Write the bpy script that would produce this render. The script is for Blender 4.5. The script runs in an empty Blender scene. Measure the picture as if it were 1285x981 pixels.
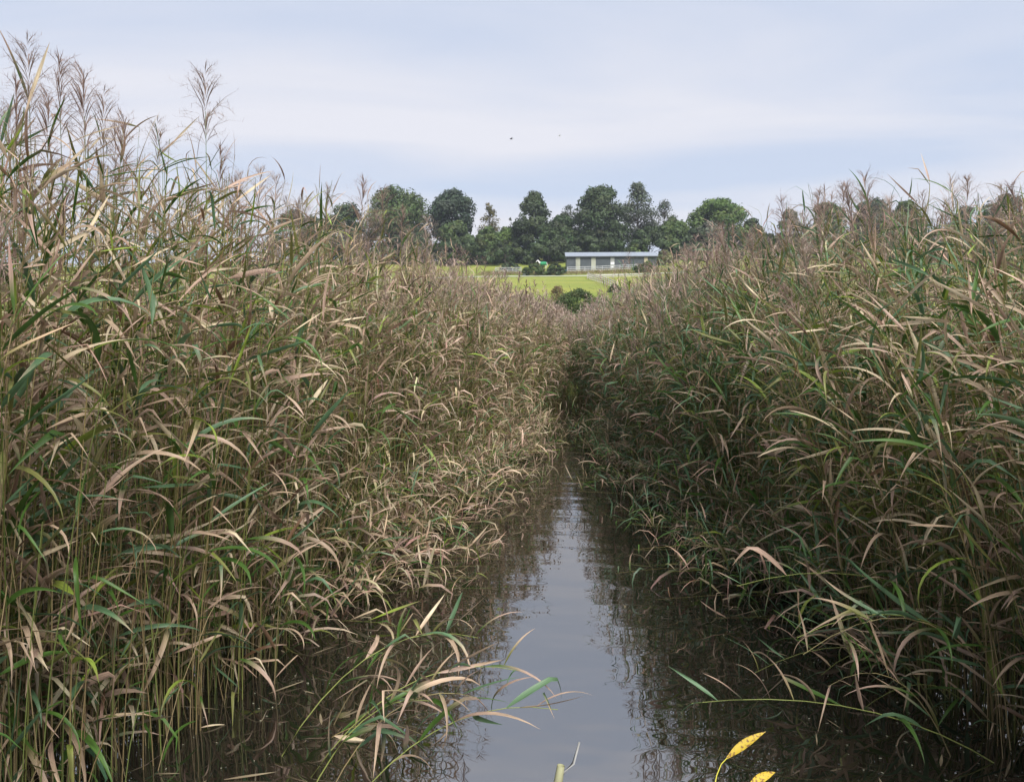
import bpy, math, random
import numpy as np
from mathutils import Vector, Matrix, Euler

SEED = 11
rng = np.random.default_rng(SEED)
random.seed(SEED)
R = math.radians
sc = bpy.context.scene
COL = sc.collection

# ------------------------------------------------------------------ camera
FPX, PW, PH = 935.0, 1285.0, 981.0          # focal length in photo pixels, photo size
CAM = Vector((0.0, 0.0, 1.8))
YAW = math.atan((722 - PW / 2) / FPX)
PITCH = math.atan((PH / 2 - 430) / FPX)
cam_d = bpy.data.cameras.new('camera')
cam = bpy.data.objects.new('camera', cam_d)
COL.objects.link(cam)
cam.location = CAM
cam.rotation_euler = (math.pi / 2 - PITCH, 0, YAW)
cam_d.sensor_width = 36
cam_d.lens = 36 * FPX / PW
cam_d.clip_start = 0.05
cam_d.clip_end = 8000
sc.camera = cam
_rot = cam.rotation_euler.to_matrix()


def ray(px, py):
    return (_rot @ Vector(((px - PW / 2) / FPX, (PH / 2 - py) / FPX, -1))).normalized()


def at(px, py, Y):
    """the point on a pixel's sight line at the distance Y along the channel"""
    d = ray(px, py)
    return CAM + d * (Y / d.y)


def on_water(px, py, z=0.0):
    d = ray(px, py)
    return CAM + d * ((z - CAM.z) / d.z)


# ------------------------------------------------------------------ light
SUN_AZ, SUN_EL = 155.0, 50.0      # degrees to the right of the channel's direction, height
sun_dir = Vector((math.sin(R(SUN_AZ)) * math.cos(R(SUN_EL)), math.cos(R(SUN_AZ)) * math.cos(R(SUN_EL)), math.sin(R(SUN_EL))))
sun_d = bpy.data.lights.new('sun', 'SUN')
sun_d.energy = 2.4
sun_d.angle = R(34)
sun_d.color = (1.0, 0.965, 0.93)
sun = bpy.data.objects.new('sun', sun_d)
COL.objects.link(sun)
sun.rotation_euler = sun_dir.to_track_quat('Z', 'Y').to_euler()
sun.location = (40, 20, 60)

world = bpy.data.worlds.new('World')
sc.world = world
world.use_nodes = True
wn, wl = world.node_tree.nodes, world.node_tree.links
wn.clear()
w_out = wn.new('ShaderNodeOutputWorld')
w_bg = wn.new('ShaderNodeBackground')
w_bg.inputs['Strength'].default_value = 0.1
sky = wn.new('ShaderNodeTexSky')
sky.sky_type = 'NISHITA'
sky.sun_disc = False
sky.sun_elevation = R(SUN_EL)
sky.sun_rotation = R(SUN_AZ)
sky.air_density = 1.0
sky.dust_density = 2.0
sky.ozone_density = 1.5
# thin stratus: streaky noise on the direction projected to a cloud plane
tc = wn.new('ShaderNodeTexCoord')
sep = wn.new('ShaderNodeSeparateXYZ')
wl.new(tc.outputs['Generated'], sep.inputs[0])


def wmath(op, a, b=None, c=None):
    n = wn.new('ShaderNodeMath')
    n.operation = op
    for i, v in enumerate((a, b, c)):
        if v is None:
            continue
        if isinstance(v, (int, float)):
            n.inputs[i].default_value = v
        else:
            wl.new(v, n.inputs[i])
    return n.outputs[0]


zz = wmath('ADD', wmath('MAXIMUM', sep.outputs['Z'], 0.0), 0.12)
comb = wn.new('ShaderNodeCombineXYZ')
wl.new(wmath('DIVIDE', sep.outputs['X'], zz), comb.inputs[0])
wl.new(wmath('DIVIDE', sep.outputs['Y'], zz), comb.inputs[1])
mapn = wn.new('ShaderNodeMapping')
mapn.inputs['Rotation'].default_value = (0, 0, R(-62))
mapn.inputs['Scale'].default_value = (0.30, 0.85, 1)
wl.new(comb.outputs[0], mapn.inputs['Vector'])
ns = wn.new('ShaderNodeTexNoise')
ns.inputs['Scale'].default_value = 1.35
ns.inputs['Detail'].default_value = 7
ns.inputs['Roughness'].default_value = 0.48
ns.inputs['Distortion'].default_value = 0.7
wl.new(mapn.outputs[0], ns.inputs['Vector'])
cr = wn.new('ShaderNodeValToRGB')
cr.color_ramp.elements[0].position = 0.36
cr.color_ramp.elements[0].color = (0.90, 0.90, 0.90, 1)
cr.color_ramp.elements[1].position = 0.56
cr.color_ramp.elements[1].color = (0.97, 0.97, 0.97, 1)
wl.new(ns.outputs['Fac'], cr.inputs[0])
cc = wn.new('ShaderNodeValToRGB')
cc.color_ramp.elements[0].position = 0.36
cc.color_ramp.elements[0].color = (2.3, 2.55, 3.1, 1)
cc.color_ramp.elements[1].position = 0.60
cc.color_ramp.elements[1].color = (3.15, 3.15, 3.4, 1)
wl.new(ns.outputs['Fac'], cc.inputs[0])
wmix = wn.new('ShaderNodeMixRGB')
wl.new(cr.outputs[0], wmix.inputs[0])
wl.new(sky.outputs[0], wmix.inputs[1])
wl.new(cc.outputs[0], wmix.inputs[2])
wl.new(wmix.outputs[0], w_bg.inputs['Color'])
wl.new(w_bg.outputs[0], w_out.inputs['Surface'])

sc.view_settings.view_transform = 'Standard'
sc.view_settings.look = 'None'
sc.view_settings.gamma = 1
sc.view_settings.exposure = 1.42
sc.view_settings.use_curve_mapping = False
sc.render.engine = 'CYCLES'
sc.cycles.max_bounces = 7
sc.cycles.diffuse_bounces = 3
sc.cycles.glossy_bounces = 3
sc.cycles.transmission_bounces = 4
sc.cycles.volume_bounces = 0
sc.cycles.caustics_reflective = False
sc.cycles.caustics_refractive = False

# ------------------------------------------------------------------ material helpers
def newmat(name):
    m = bpy.data.materials.new(name)
    m.use_nodes = True
    nt = m.node_tree
    return m, nt.nodes, nt.links, nt.nodes['Principled BSDF']


def plain(name, col, rough=0.7, noise=0.0, scale=4.0, metal=0.0, spec=0.4):
    m, n, l, b = newmat(name)
    b.inputs['Roughness'].default_value = rough
    b.inputs['Metallic'].default_value = metal
    b.inputs['Specular IOR Level'].default_value = spec
    if noise:
        t = n.new('ShaderNodeTexCoord')
        x = n.new('ShaderNodeTexNoise')
        x.inputs['Scale'].default_value = scale
        x.inputs['Detail'].default_value = 5
        l.new(t.outputs['Object'], x.inputs['Vector'])
        r = n.new('ShaderNodeValToRGB')
        r.color_ramp.elements[0].position = 0.3
        r.color_ramp.elements[1].position = 0.7
        r.color_ramp.elements[0].color = (*[c * (1 - noise) for c in col], 1)
        r.color_ramp.elements[1].color = (*[min(1, c * (1 + noise)) for c in col], 1)
        l.new(x.outputs['Fac'], r.inputs[0])
        l.new(r.outputs[0], b.inputs['Base Color'])
    else:
        b.inputs['Base Color'].default_value = (*col, 1)
    return m


def leafy(name, rough, spec, transl, streak=0.0):
    """foliage: colour from the mesh's own leaf colours, fine veins along the blade, some light let through"""
    m, n, l, b = newmat(name)
    a = n.new('ShaderNodeAttribute')
    a.attribute_name = 'leaf_colour'
    colour = a.outputs['Color']
    if streak:
        u = n.new('ShaderNodeAttribute')
        u.attribute_name = 'leaf_uv'
        mp = n.new('ShaderNodeMapping')
        mp.inputs['Scale'].default_value = (3.0, 9.0, 40.0)
        l.new(u.outputs['Vector'], mp.inputs['Vector'])
        x = n.new('ShaderNodeTexNoise')
        x.inputs['Scale'].default_value = 1.0
        x.inputs['Detail'].default_value = 3
        l.new(mp.outputs[0], x.inputs['Vector'])
        r = n.new('ShaderNodeMapRange')
        r.inputs['From Min'].default_value = 0.3
        r.inputs['From Max'].default_value = 0.7
        r.inputs['To Min'].default_value = 1 - streak
        r.inputs['To Max'].default_value = 1 + streak
        l.new(x.outputs['Fac'], r.inputs['Value'])
        mx = n.new('ShaderNodeVectorMath')
        mx.operation = 'SCALE'
        l.new(colour, mx.inputs[0])
        l.new(r.outputs[0], mx.inputs['Scale'])
        colour = mx.outputs[0]
        m2 = n.new('ShaderNodeMapping')
        m2.inputs['Scale'].default_value = (11.0, 3.0, 1.0)
        l.new(u.outputs['Vector'], m2.inputs['Vector'])
        x2 = n.new('ShaderNodeTexNoise')
        x2.inputs['Scale'].default_value = 1.0
        x2.inputs['Detail'].default_value = 4
        x2.inputs['Roughness'].default_value = 0.7
        l.new(m2.outputs[0], x2.inputs['Vector'])
        r2 = n.new('ShaderNodeMapRange')
        r2.inputs['From Min'].default_value = 0.60
        r2.inputs['From Max'].default_value = 0.72
        r2.inputs['To Max'].default_value = 0.65
        l.new(x2.outputs['Fac'], r2.inputs['Value'])
        sp2 = n.new('ShaderNodeMixRGB')
        l.new(r2.outputs[0], sp2.inputs[0])
        l.new(colour, sp2.inputs[1])
        sp2.inputs[2].default_value = (0.10, 0.06, 0.035, 1)
        colour = sp2.outputs[0]
    l.new(colour, b.inputs['Base Color'])
    b.inputs['Roughness'].default_value = rough
    b.inputs['Specular IOR Level'].default_value = spec
    if transl:
        t = n.new('ShaderNodeBsdfTranslucent')
        l.new(colour, t.inputs['Color'])
        mix = n.new('ShaderNodeMixShader')
        mix.inputs[0].default_value = transl
        l.new(b.outputs[0], mix.inputs[1])
        l.new(t.outputs[0], mix.inputs[2])
        l.new(mix.outputs[0], n['Material Output'].inputs['Surface'])
    return m


M = {}
M['reed'] = leafy('reed_blade', 0.5, 0.45, 0.28, 0.30)
M['stem'] = leafy('reed_stem', 0.5, 0.4, 0.0)
M['plume'] = leafy('reed_plume', 0.8, 0.2, 0.35)
M['foliage'] = leafy('tree_leaf', 0.6, 0.3, 0.22)
M['bark'] = plain('bark', (0.09, 0.075, 0.06), 0.9, 0.35, 3)
M['white_rail'] = plain('weathered_white_rail', (0.37, 0.38, 0.38), 0.7, 0.15, 2)
M['wood_rail'] = plain('weathered_grey_wood', (0.42, 0.39, 0.35), 0.8, 0.2, 2)

# ------------------------------------------------------------------ mesh helpers
class Buf:
    def __init__(self):
        self.v, self.q, self.c, self.u, self.n = [], [], [], [], 0

    def add(self, verts, quads, cols, uvs=None):
        k = len(verts)
        self.v.append(np.asarray(verts, np.float32))
        self.q.append(np.asarray(quads, np.int64) + self.n)
        self.c.append(np.asarray(cols, np.float32))
        self.u.append(np.zeros((k, 3), np.float32) if uvs is None else np.asarray(uvs, np.float32))
        self.n += k

    def mesh(self, name, mat, smooth=True):
        v = np.concatenate(self.v)
        q = np.concatenate(self.q)
        c = np.concatenate(self.c)
        u = np.concatenate(self.u)
        me = bpy.data.meshes.new(name)
        me.vertices.add(len(v))
        me.vertices.foreach_set('co', v.ravel())
        me.loops.add(len(q) * 4)
        me.loops.foreach_set('vertex_index', q.astype(np.int32).ravel())
        me.polygons.add(len(q))
        me.polygons.foreach_set('loop_start', np.arange(len(q), dtype=np.int32) * 4)
        a = me.attributes.new('leaf_colour', 'FLOAT_COLOR', 'POINT')
        rgba = np.ones((len(v), 4), np.float32)
        rgba[:, :3] = np.clip(c, 0, 1)
        a.data.foreach_set('color', rgba.ravel())
        b = me.attributes.new('leaf_uv', 'FLOAT_VECTOR', 'POINT')
        b.data.foreach_set('vector', u.ravel())
        me.materials.append(mat)
        me.update(calc_edges=True)
        if smooth:
            me.polygons.foreach_set('use_smooth', np.ones(len(q), bool))
        return me


def link(name, me, parent=None, loc=None, rot=None, scale=None):
    o = bpy.data.objects.new(name, me)
    COL.objects.link(o)
    if parent is not None:
        o.parent = parent
    if loc is not None:
        o.location = loc
    if rot is not None:
        o.rotation_euler = rot
    if scale is not None:
        o.scale = scale
    return o


def tag(o, label=None, cat=None, group=None, kind=None):
    if label: o['label'] = label
    if cat: o['category'] = cat
    if group: o['group'] = group
    if kind: o['kind'] = kind
    return o


def thing(name, loc, label, cat, group=None, rz=0):
    o = link(name, None, None, loc, (0, 0, rz))
    o.empty_display_size = 0.1
    return tag(o, label, cat, group)


def pymesh(name, verts, faces, mat, smooth=False):
    me = bpy.data.meshes.new(name)
    me.from_pydata([tuple(v) for v in verts], [], faces)
    me.materials.append(mat)
    me.update()
    if smooth:
        me.polygons.foreach_set('use_smooth', np.ones(len(me.polygons), bool))
    return me


def box_data(x0, x1, y0, y1, z0, z1):
    v = [(x0, y0, z0), (x1, y0, z0), (x1, y1, z0), (x0, y1, z0), (x0, y0, z1), (x1, y0, z1), (x1, y1, z1), (x0, y1, z1)]
    f = [(0, 3, 2, 1), (4, 5, 6, 7), (0, 1, 5, 4), (1, 2, 6, 5), (2, 3, 7, 6), (3, 0, 4, 7)]
    return v, f


def box(name, ext, mat, parent=None, loc=None, rot=None):
    v, f = box_data(*ext)
    return link(name, pymesh(name, v, f, mat), parent, loc, rot)


def ribbons(base, az, e0, bend, L, W, S, across, c0, c1, cpos, kink_s=None, kink=None, az_bend=None, roll0=None, roll1=None, belly=0.25, mottle=0.12, fold=0.22):
    """N blades at once: each leaves its base at azimuth az and elevation e0 and arches over by bend"""
    N = len(az)
    s = np.linspace(0, 1, S + 1)
    z1 = np.zeros(N)
    if kink_s is None: kink_s, kink = z1 + 2, z1
    if az_bend is None: az_bend = z1
    if roll0 is None: roll0, roll1 = z1, z1
    sm = (s[:-1] + s[1:]) / 2
    def elev(t):
        return e0[:, None] - bend[:, None] * t[None] ** 1.35 - kink[:, None] * np.clip((t[None] - kink_s[:, None]) * 12, 0, 1)
    e = elev(sm)
    a = az[:, None] + az_bend[:, None] * sm[None]
    d = np.stack([np.cos(e) * np.cos(a), np.cos(e) * np.sin(a), np.sin(e)], -1)
    p = np.concatenate([np.zeros((N, 1, 3)), np.cumsum(d, 1)], 1) * (L / S)[:, None, None] + base[:, None, :]
    e = elev(s)
    a = az[:, None] + az_bend[:, None] * s[None]
    t = np.stack([np.cos(e) * np.cos(a), np.cos(e) * np.sin(a), np.sin(e)], -1)
    side = np.stack([-np.sin(a), np.cos(a), np.zeros_like(a)], -1)
    nor = np.cross(t, side)
    r = (roll0[:, None] + roll1[:, None] * s[None])[..., None]
    sd = side * np.cos(r) + nor * np.sin(r)
    nr = nor * np.cos(r) - side * np.sin(r)
    w = np.minimum(1, 0.18 + 0.82 * np.sin(np.clip(s / belly, 0, 1) * np.pi / 2)) * np.clip(1 - ((s - belly) / (1 - belly)).clip(0, 1) ** 1.7, 0.02, 1)
    hw = (W[:, None] * w[None] / 2)[..., None]
    if across == 3:
        rings = np.stack([p - sd * hw + nr * hw * fold, p - nr * hw * fold, p + sd * hw + nr * hw * fold], 2)
    else:
        rings = np.stack([p - sd * hw, p + sd * hw], 2)
    K = across
    verts = rings.reshape(-1, 3)
    idx = np.arange(N * (S + 1) * K).reshape(N, S + 1, K)
    q = np.stack([idx[:, :-1, :-1], idx[:, :-1, 1:], idx[:, 1:, 1:], idx[:, 1:, :-1]], -1).reshape(-1, 4)
    m = np.clip((s[None] - cpos[:, None]) / 0.35 + 0.5, 0, 1)
    col = c0[:, None, :] * (1 - m[..., None]) + c1[:, None, :] * m[..., None]
    col = np.repeat(col[:, :, None, :], K, 2) * (1 + rng.normal(0, mottle, (N, S + 1, K, 1)))
    rnd = rng.random(N) * 50
    uv = np.zeros((N, S + 1, K, 3))
    uv[..., 0] = s[None, :, None] + rnd[:, None, None]
    uv[..., 1] = np.linspace(-0.5, 0.5, K)[None, None, :] + rnd[:, None, None] * 7
    return verts, q, col.reshape(-1, 3), uv.reshape(-1, 3)


def tubes(pts, rad, k, c0, c1):
    """N tubes: pts (N,T,3), rad (N,T)"""
    N, T, _ = pts.shape
    t = np.gradient(pts, axis=1)
    t /= np.linalg.norm(t, axis=-1, keepdims=True) + 1e-9
    ref = np.where(np.abs(t[..., 2:3]) > 0.8, np.array([1.0, 0, 0]), np.array([0, 0, 1.0]))
    s1 = np.cross(t, ref)
    s1 /= np.linalg.norm(s1, axis=-1, keepdims=True) + 1e-9
    s2 = np.cross(t, s1)
    an = np.arange(k) * 2 * np.pi / k
    ring = pts[:, :, None, :] + rad[:, :, None, None] * (s1[:, :, None, :] * np.cos(an)[None, None, :, None] + s2[:, :, None, :] * np.sin(an)[None, None, :, None])
    idx = np.arange(N * T * k).reshape(N, T, k)
    nx = np.roll(idx, -1, 2)
    q = np.stack([idx[:, :-1], nx[:, :-1], nx[:, 1:], idx[:, 1:]], -1).reshape(-1, 4)
    m = np.linspace(0, 1, T)[None, :, None, None]
    col = np.broadcast_to(c0[:, None, None, :] * (1 - m) + c1[:, None, None, :] * m, (N, T, k, 3))
    col = col * (1 + rng.normal(0, 0.08, (N, T, 1, 1)))
    return ring.reshape(-1, 3), q, col.reshape(-1, 3)


# ------------------------------------------------------------------ terrain
PROF = [(-60, 0.3), (-3, 0.28), (0.6, 0.26), (1.5, -0.15), (3, -0.3), (34, -0.25), (42, 0.15), (55, 0.9), (70, 2.6), (80, 4.2), (100, 7.7), (120, 10.6), (140, 13.3), (150, 15.1), (164, 17.4), (176, 19.6), (185, 21.4), (200, 23.6), (230, 27.6), (300, 34), (600, 50), (1500, 70), (6000, 110)]
PY = np.array([p[0] for p in PROF], float)
PZ = np.array([p[1] for p in PROF], float)
XL = [(-2, -1.9), (1.2, -1.85), (2.2, -1.78), (3.2, -1.78), (5, -1.70), (7.5, -1.45), (10, -1.22), (14, -0.88), (18, -0.58), (24, -0.35), (30, -0.2), (60, -0.1)]
XR = [(-2, 2.5), (2, 2.1), (3, 1.95), (3.9, 1.80), (5, 1.62), (6.5, 1.38), (10, 1.0), (14, 0.66), (18, 0.42), (24, 0.26), (30, 0.12), (60, 0.1)]


def edge_left(y): return np.interp(y, [p[0] for p in XL], [p[1] for p in XL])
def edge_right(y): return np.interp(y, [p[0] for p in XR], [p[1] for p in XR])


def terrain(x, y):
    x = np.asarray(x, float)
    y = np.asarray(y, float)
    z = np.interp(y, PY, PZ)
    inside = np.clip(np.maximum(edge_left(y) - x, x - edge_right(y)) / 0.5, 0, 1)
    bed = np.clip((y - 0.5) / 0.8, 0, 1) * np.clip((38 - y) / 4, 0, 1)
    z = z + bed * inside * (0.34 + 0.03 * np.sin(x * 5 + y * 3) + 0.02 * np.sin(y * 9 - x * 4))
    far = np.clip((y - 60) / 60, 0, 1)
    z = z + far * (0.5 * np.sin(x * 0.045 + 0.6) + 0.25 * np.sin(x * 0.11 + y * 0.07))
    z = z - np.clip((y - 60) / 150, 0, 1) * np.clip(np.abs(x) - 80, 0, None) * 0.015
    return z


def tz(x, y): return float(terrain(x, y))


def on_ground(px, py):
    d = ray(px, py)
    last = 45.0
    for k in range(2000):
        Y = 45 + k * 0.15
        p = CAM + d * (Y / d.y)
        if p.z <= tz(p.x, p.y):
            return p
    return CAM + d * (180 / d.y)


gx = np.unique(np.concatenate([np.linspace(-9, 9, 73), np.linspace(-120, 120, 97), np.array([-4000, -2000, -1000, -500, -300, -200, -150, 150, 200, 300, 500, 1000, 2000, 4000])]))
gy = np.unique(np.concatenate([np.array([-3000, -800, -200, -60, -20, -8, -3]), np.linspace(-1, 8, 37), np.linspace(8, 44, 73), np.linspace(46, 210, 83), np.array([230, 260, 300, 400, 600, 900, 1500, 3000, 6000])]))
GX, GY = np.meshgrid(gx, gy)
GZ = terrain(GX, GY)
nv = GX.size
idx = np.arange(nv).reshape(GX.shape)
gq = np.stack([idx[:-1, :-1], idx[:-1, 1:], idx[1:, 1:], idx[1:, :-1]], -1).reshape(-1, 4)
me = bpy.data.meshes.new('ground')
me.from_pydata(np.stack([GX.ravel(), GY.ravel(), GZ.ravel()], -1).tolist(), [], gq.tolist())
me.polygons.foreach_set('use_smooth', np.ones(len(me.polygons), bool))
m, n, l, b = newmat('ground_mud_and_grass')
geo = n.new('ShaderNodeNewGeometry')
sp = n.new('ShaderNodeSeparateXYZ')
l.new(geo.outputs['Position'], sp.inputs[0])
na = n.new('ShaderNodeTexNoise'); na.inputs['Scale'].default_value = 0.09; na.inputs['Detail'].default_value = 6
nb = n.new('ShaderNodeTexNoise'); nb.inputs['Scale'].default_value = 1.6; nb.inputs['Detail'].default_value = 8; nb.inputs['Roughness'].default_value = 0.7
mpg = n.new('ShaderNodeMapping'); mpg.inputs['Scale'].default_value = (0.35, 1.0, 1)
l.new(geo.outputs['Position'], mpg.inputs['Vector'])
l.new(mpg.outputs[0], na.inputs['Vector']); l.new(geo.outputs['Position'], nb.inputs['Vector'])
g1 = n.new('ShaderNodeValToRGB')
g1.color_ramp.elements[0].position = 0.36; g1.color_ramp.elements[0].color = (0.155, 0.205, 0.04, 1)
g1.color_ramp.elements[1].position = 0.62; g1.color_ramp.elements[1].color = (0.235, 0.25, 0.056, 1)
l.new(na.outputs['Fac'], g1.inputs[0])
g2 = n.new('ShaderNodeMixRGB'); g2.blend_type = 'MULTIPLY'; g2.inputs[0].default_value = 0.6
gr = n.new('ShaderNodeValToRGB')
gr.color_ramp.elements[0].position = 0.3; gr.color_ramp.elements[0].color = (0.6, 0.62, 0.6, 1)
gr.color_ramp.elements[1].position = 0.7; gr.color_ramp.elements[1].color = (1.15, 1.12, 1.0, 1)
l.new(nb.outputs['Fac'], gr.inputs[0]); l.new(g1.outputs[0], g2.inputs[1]); l.new(gr.outputs[0], g2.inputs[2])
mud = n.new('ShaderNodeValToRGB')
mud.color_ramp.elements[0].position = 0.35; mud.color_ramp.elements[0].color = (0.018, 0.014, 0.010, 1)
mud.color_ramp.elements[1].position = 0.7; mud.color_ramp.elements[1].color = (0.075, 0.058, 0.036, 1)
l.new(nb.outputs['Fac'], mud.inputs[0])
mr = n.new('ShaderNodeMapRange'); mr.inputs['From Min'].default_value = 40; mr.inputs['From Max'].default_value = 46
l.new(sp.outputs['Y'], mr.inputs['Value'])
gm = n.new('ShaderNodeMixRGB')
l.new(mr.outputs[0], gm.inputs[0]); l.new(mud.outputs[0], gm.inputs[1]); l.new(g2.outputs[0], gm.inputs[2])
l.new(gm.outputs[0], b.inputs['Base Color'])
b.inputs['Roughness'].default_value = 0.9
b.inputs['Specular IOR Level'].default_value = 0.15
bp = n.new('ShaderNodeBump'); bp.inputs['Strength'].default_value = 0.6; bp.inputs['Distance'].default_value = 0.08
l.new(nb.outputs['Fac'], bp.inputs['Height']); l.new(bp.outputs[0], b.inputs['Normal'])
me.materials.append(m)
tag(link('ground', me), 'muddy reed bed floor rising to a yellow green hillside field', 'ground', kind='structure')

# water sheet
m, n, l, b = newmat('dark_peaty_water')
b.inputs['Base Color'].default_value = (0.010, 0.009, 0.007, 1)
b.inputs['Roughness'].default_value = 0.015
b.inputs['IOR'].default_value = 4.0
t = n.new('ShaderNodeNewGeometry')
mp = n.new('ShaderNodeMapping'); mp.inputs['Scale'].default_value = (1.7, 3.6, 1)
l.new(t.outputs['Position'], mp.inputs['Vector'])
n1 = n.new('ShaderNodeTexNoise'); n1.inputs['Scale'].default_value = 1.0; n1.inputs['Detail'].default_value = 0.0; n1.inputs['Distortion'].default_value = 0.3
l.new(mp.outputs[0], n1.inputs['Vector'])
n2 = n.new('ShaderNodeTexNoise'); n2.inputs['Scale'].default_value = 3.1; n2.inputs['Detail'].default_value = 0.0
l.new(mp.outputs[0], n2.inputs['Vector'])
ad = n.new('ShaderNodeMath'); ad.operation = 'MULTIPLY_ADD'; ad.inputs[1].default_value = 0.16
l.new(n2.outputs['Fac'], ad.inputs[0]); l.new(n1.outputs['Fac'], ad.inputs[2])
bp = n.new('ShaderNodeBump'); bp.inputs['Strength'].default_value = 1.0; bp.inputs['Distance'].default_value = 0.0055
l.new(ad.outputs[0], bp.inputs['Height']); l.new(bp.outputs[0], b.inputs['Normal'])
wv = [(-10, 0.9, 0), (10, 0.9, 0), (10, 41, 0), (-10, 41, 0)]
tag(link('water', pymesh('water', wv, [(0, 1, 2, 3)], m)), 'still dark channel of water reflecting the pale sky', 'water', kind='structure')

# ------------------------------------------------------------------ reeds
C = {k: np.array(v) for k, v in dict(
    tan=(0.45, 0.33, 0.225), pink=(0.43, 0.30, 0.225), straw=(0.56, 0.465, 0.31), brown=(0.15, 0.085, 0.045),
    olive=(0.17, 0.175, 0.05), green=(0.062, 0.13, 0.022), blue=(0.095, 0.175, 0.085), lime=(0.25, 0.34, 0.05)).items()}
# (base colour, tip colour, where it turns, weight on the brown bank, weight on the green bank)
PAL = [('tan', 'straw', .4, .21, .08), ('pink', 'tan', .5, .25, .17), ('olive', 'tan', .30, .15, .09), ('green', 'pink', .45, .12, .18),
       ('blue', 'blue', .5, .04, .34), ('green', 'green', .5, .10, .17), ('olive', 'olive', .5, .06, .05), ('brown', 'pink', .5, .05, .04), ('lime', 'olive', .6, .05, .04), ('blue', 'tan', .6, .03, .08)]
P0 = np.array([C[p[0]] for p in PAL]); P1 = np.array([C[p[1]] for p in PAL]); PS = np.array([p[2] for p in PAL])
WL = np.array([p[3] for p in PAL]); WL /= WL.sum()
WR = np.array([p[4] for p in PAL]); WR /= WR.sum()
STEM0 = np.array([[0.19, 0.14, 0.065], [0.15, 0.155, 0.045], [0.25, 0.19, 0.10], [0.11, 0.135, 0.035]])


def stem_points(base, H, lean, t):
    """(N,T,3): a stem that leaves the ground upright and leans over by lean at its tip"""
    k = np.minimum(0.9, (np.linalg.norm(lean, axis=1) / H) ** 2)
    t = np.asarray(t)
    if t.ndim == 1:
        t = np.broadcast_to(t, (len(H), len(t)))
    z = H[:, None] * (t - 0.5 * k[:, None] * t ** 2.2)
    xy = lean[:, None, :] * (t ** 1.8)[..., None]
    return base[:, None, :] + np.concatenate([xy, z[..., None]], -1)


def leaf_params(t, side, n):
    """shape of leaves growing at stem heights t: arched ones below, stiffer ones at the top"""
    top = np.clip((t - 0.78) / 0.15, 0, 1)
    mean = np.where(side < 0, R(-18), R(196))
    az = mean + rng.normal(0, R(76), n)
    e0 = R(34) + rng.normal(0, R(25), n) + top * R(20)
    bend = np.abs(R(58) + rng.normal(0, R(44), n)) - top * R(52) * rng.random(n)
    ks = np.where(rng.random(n) < 0.32, rng.uniform(0.2, 0.7, n), 2.0)
    kk = rng.uniform(R(30), R(80), n)
    L = 0.80 * (0.33 + 0.13 * np.sin(np.clip(t, 0, 1) * 3.1)) * rng.uniform(0.6, 1.15, n) * (1 - 0.12 * top)
    W = rng.uniform(0.009, 0.026, n) * np.clip(L / 0.31, 0.6, 1.15) * (1 - .25 * top)
    return az, e0, bend, ks, kk, L, W


def pick_colours(side, t, n, green_low=0.0, far=0.0):
    i = np.empty(n, int)
    lft = side < 0
    i[lft] = rng.choice(len(PAL), lft.sum(), p=WL)
    i[~lft] = rng.choice(len(PAL), (~lft).sum(), p=WR)
    low = (rng.random(n) < green_low * np.clip(0.5 - t, 0, 0.5) * 2)
    i[low] = rng.choice([5, 4, 6], low.sum())
    br = rng.uniform(0.72, 1.18, (n, 1)) * (1 + rng.normal(0, 0.05, (n, 3)))
    return P0[i] * br, P1[i] * br, np.clip(PS[i] + rng.normal(0, 0.15, n), 0.1, 0.9)


PL0 = np.array([0.30, 0.215, 0.18])
PL1 = np.array([0.46, 0.37, 0.31])


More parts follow.
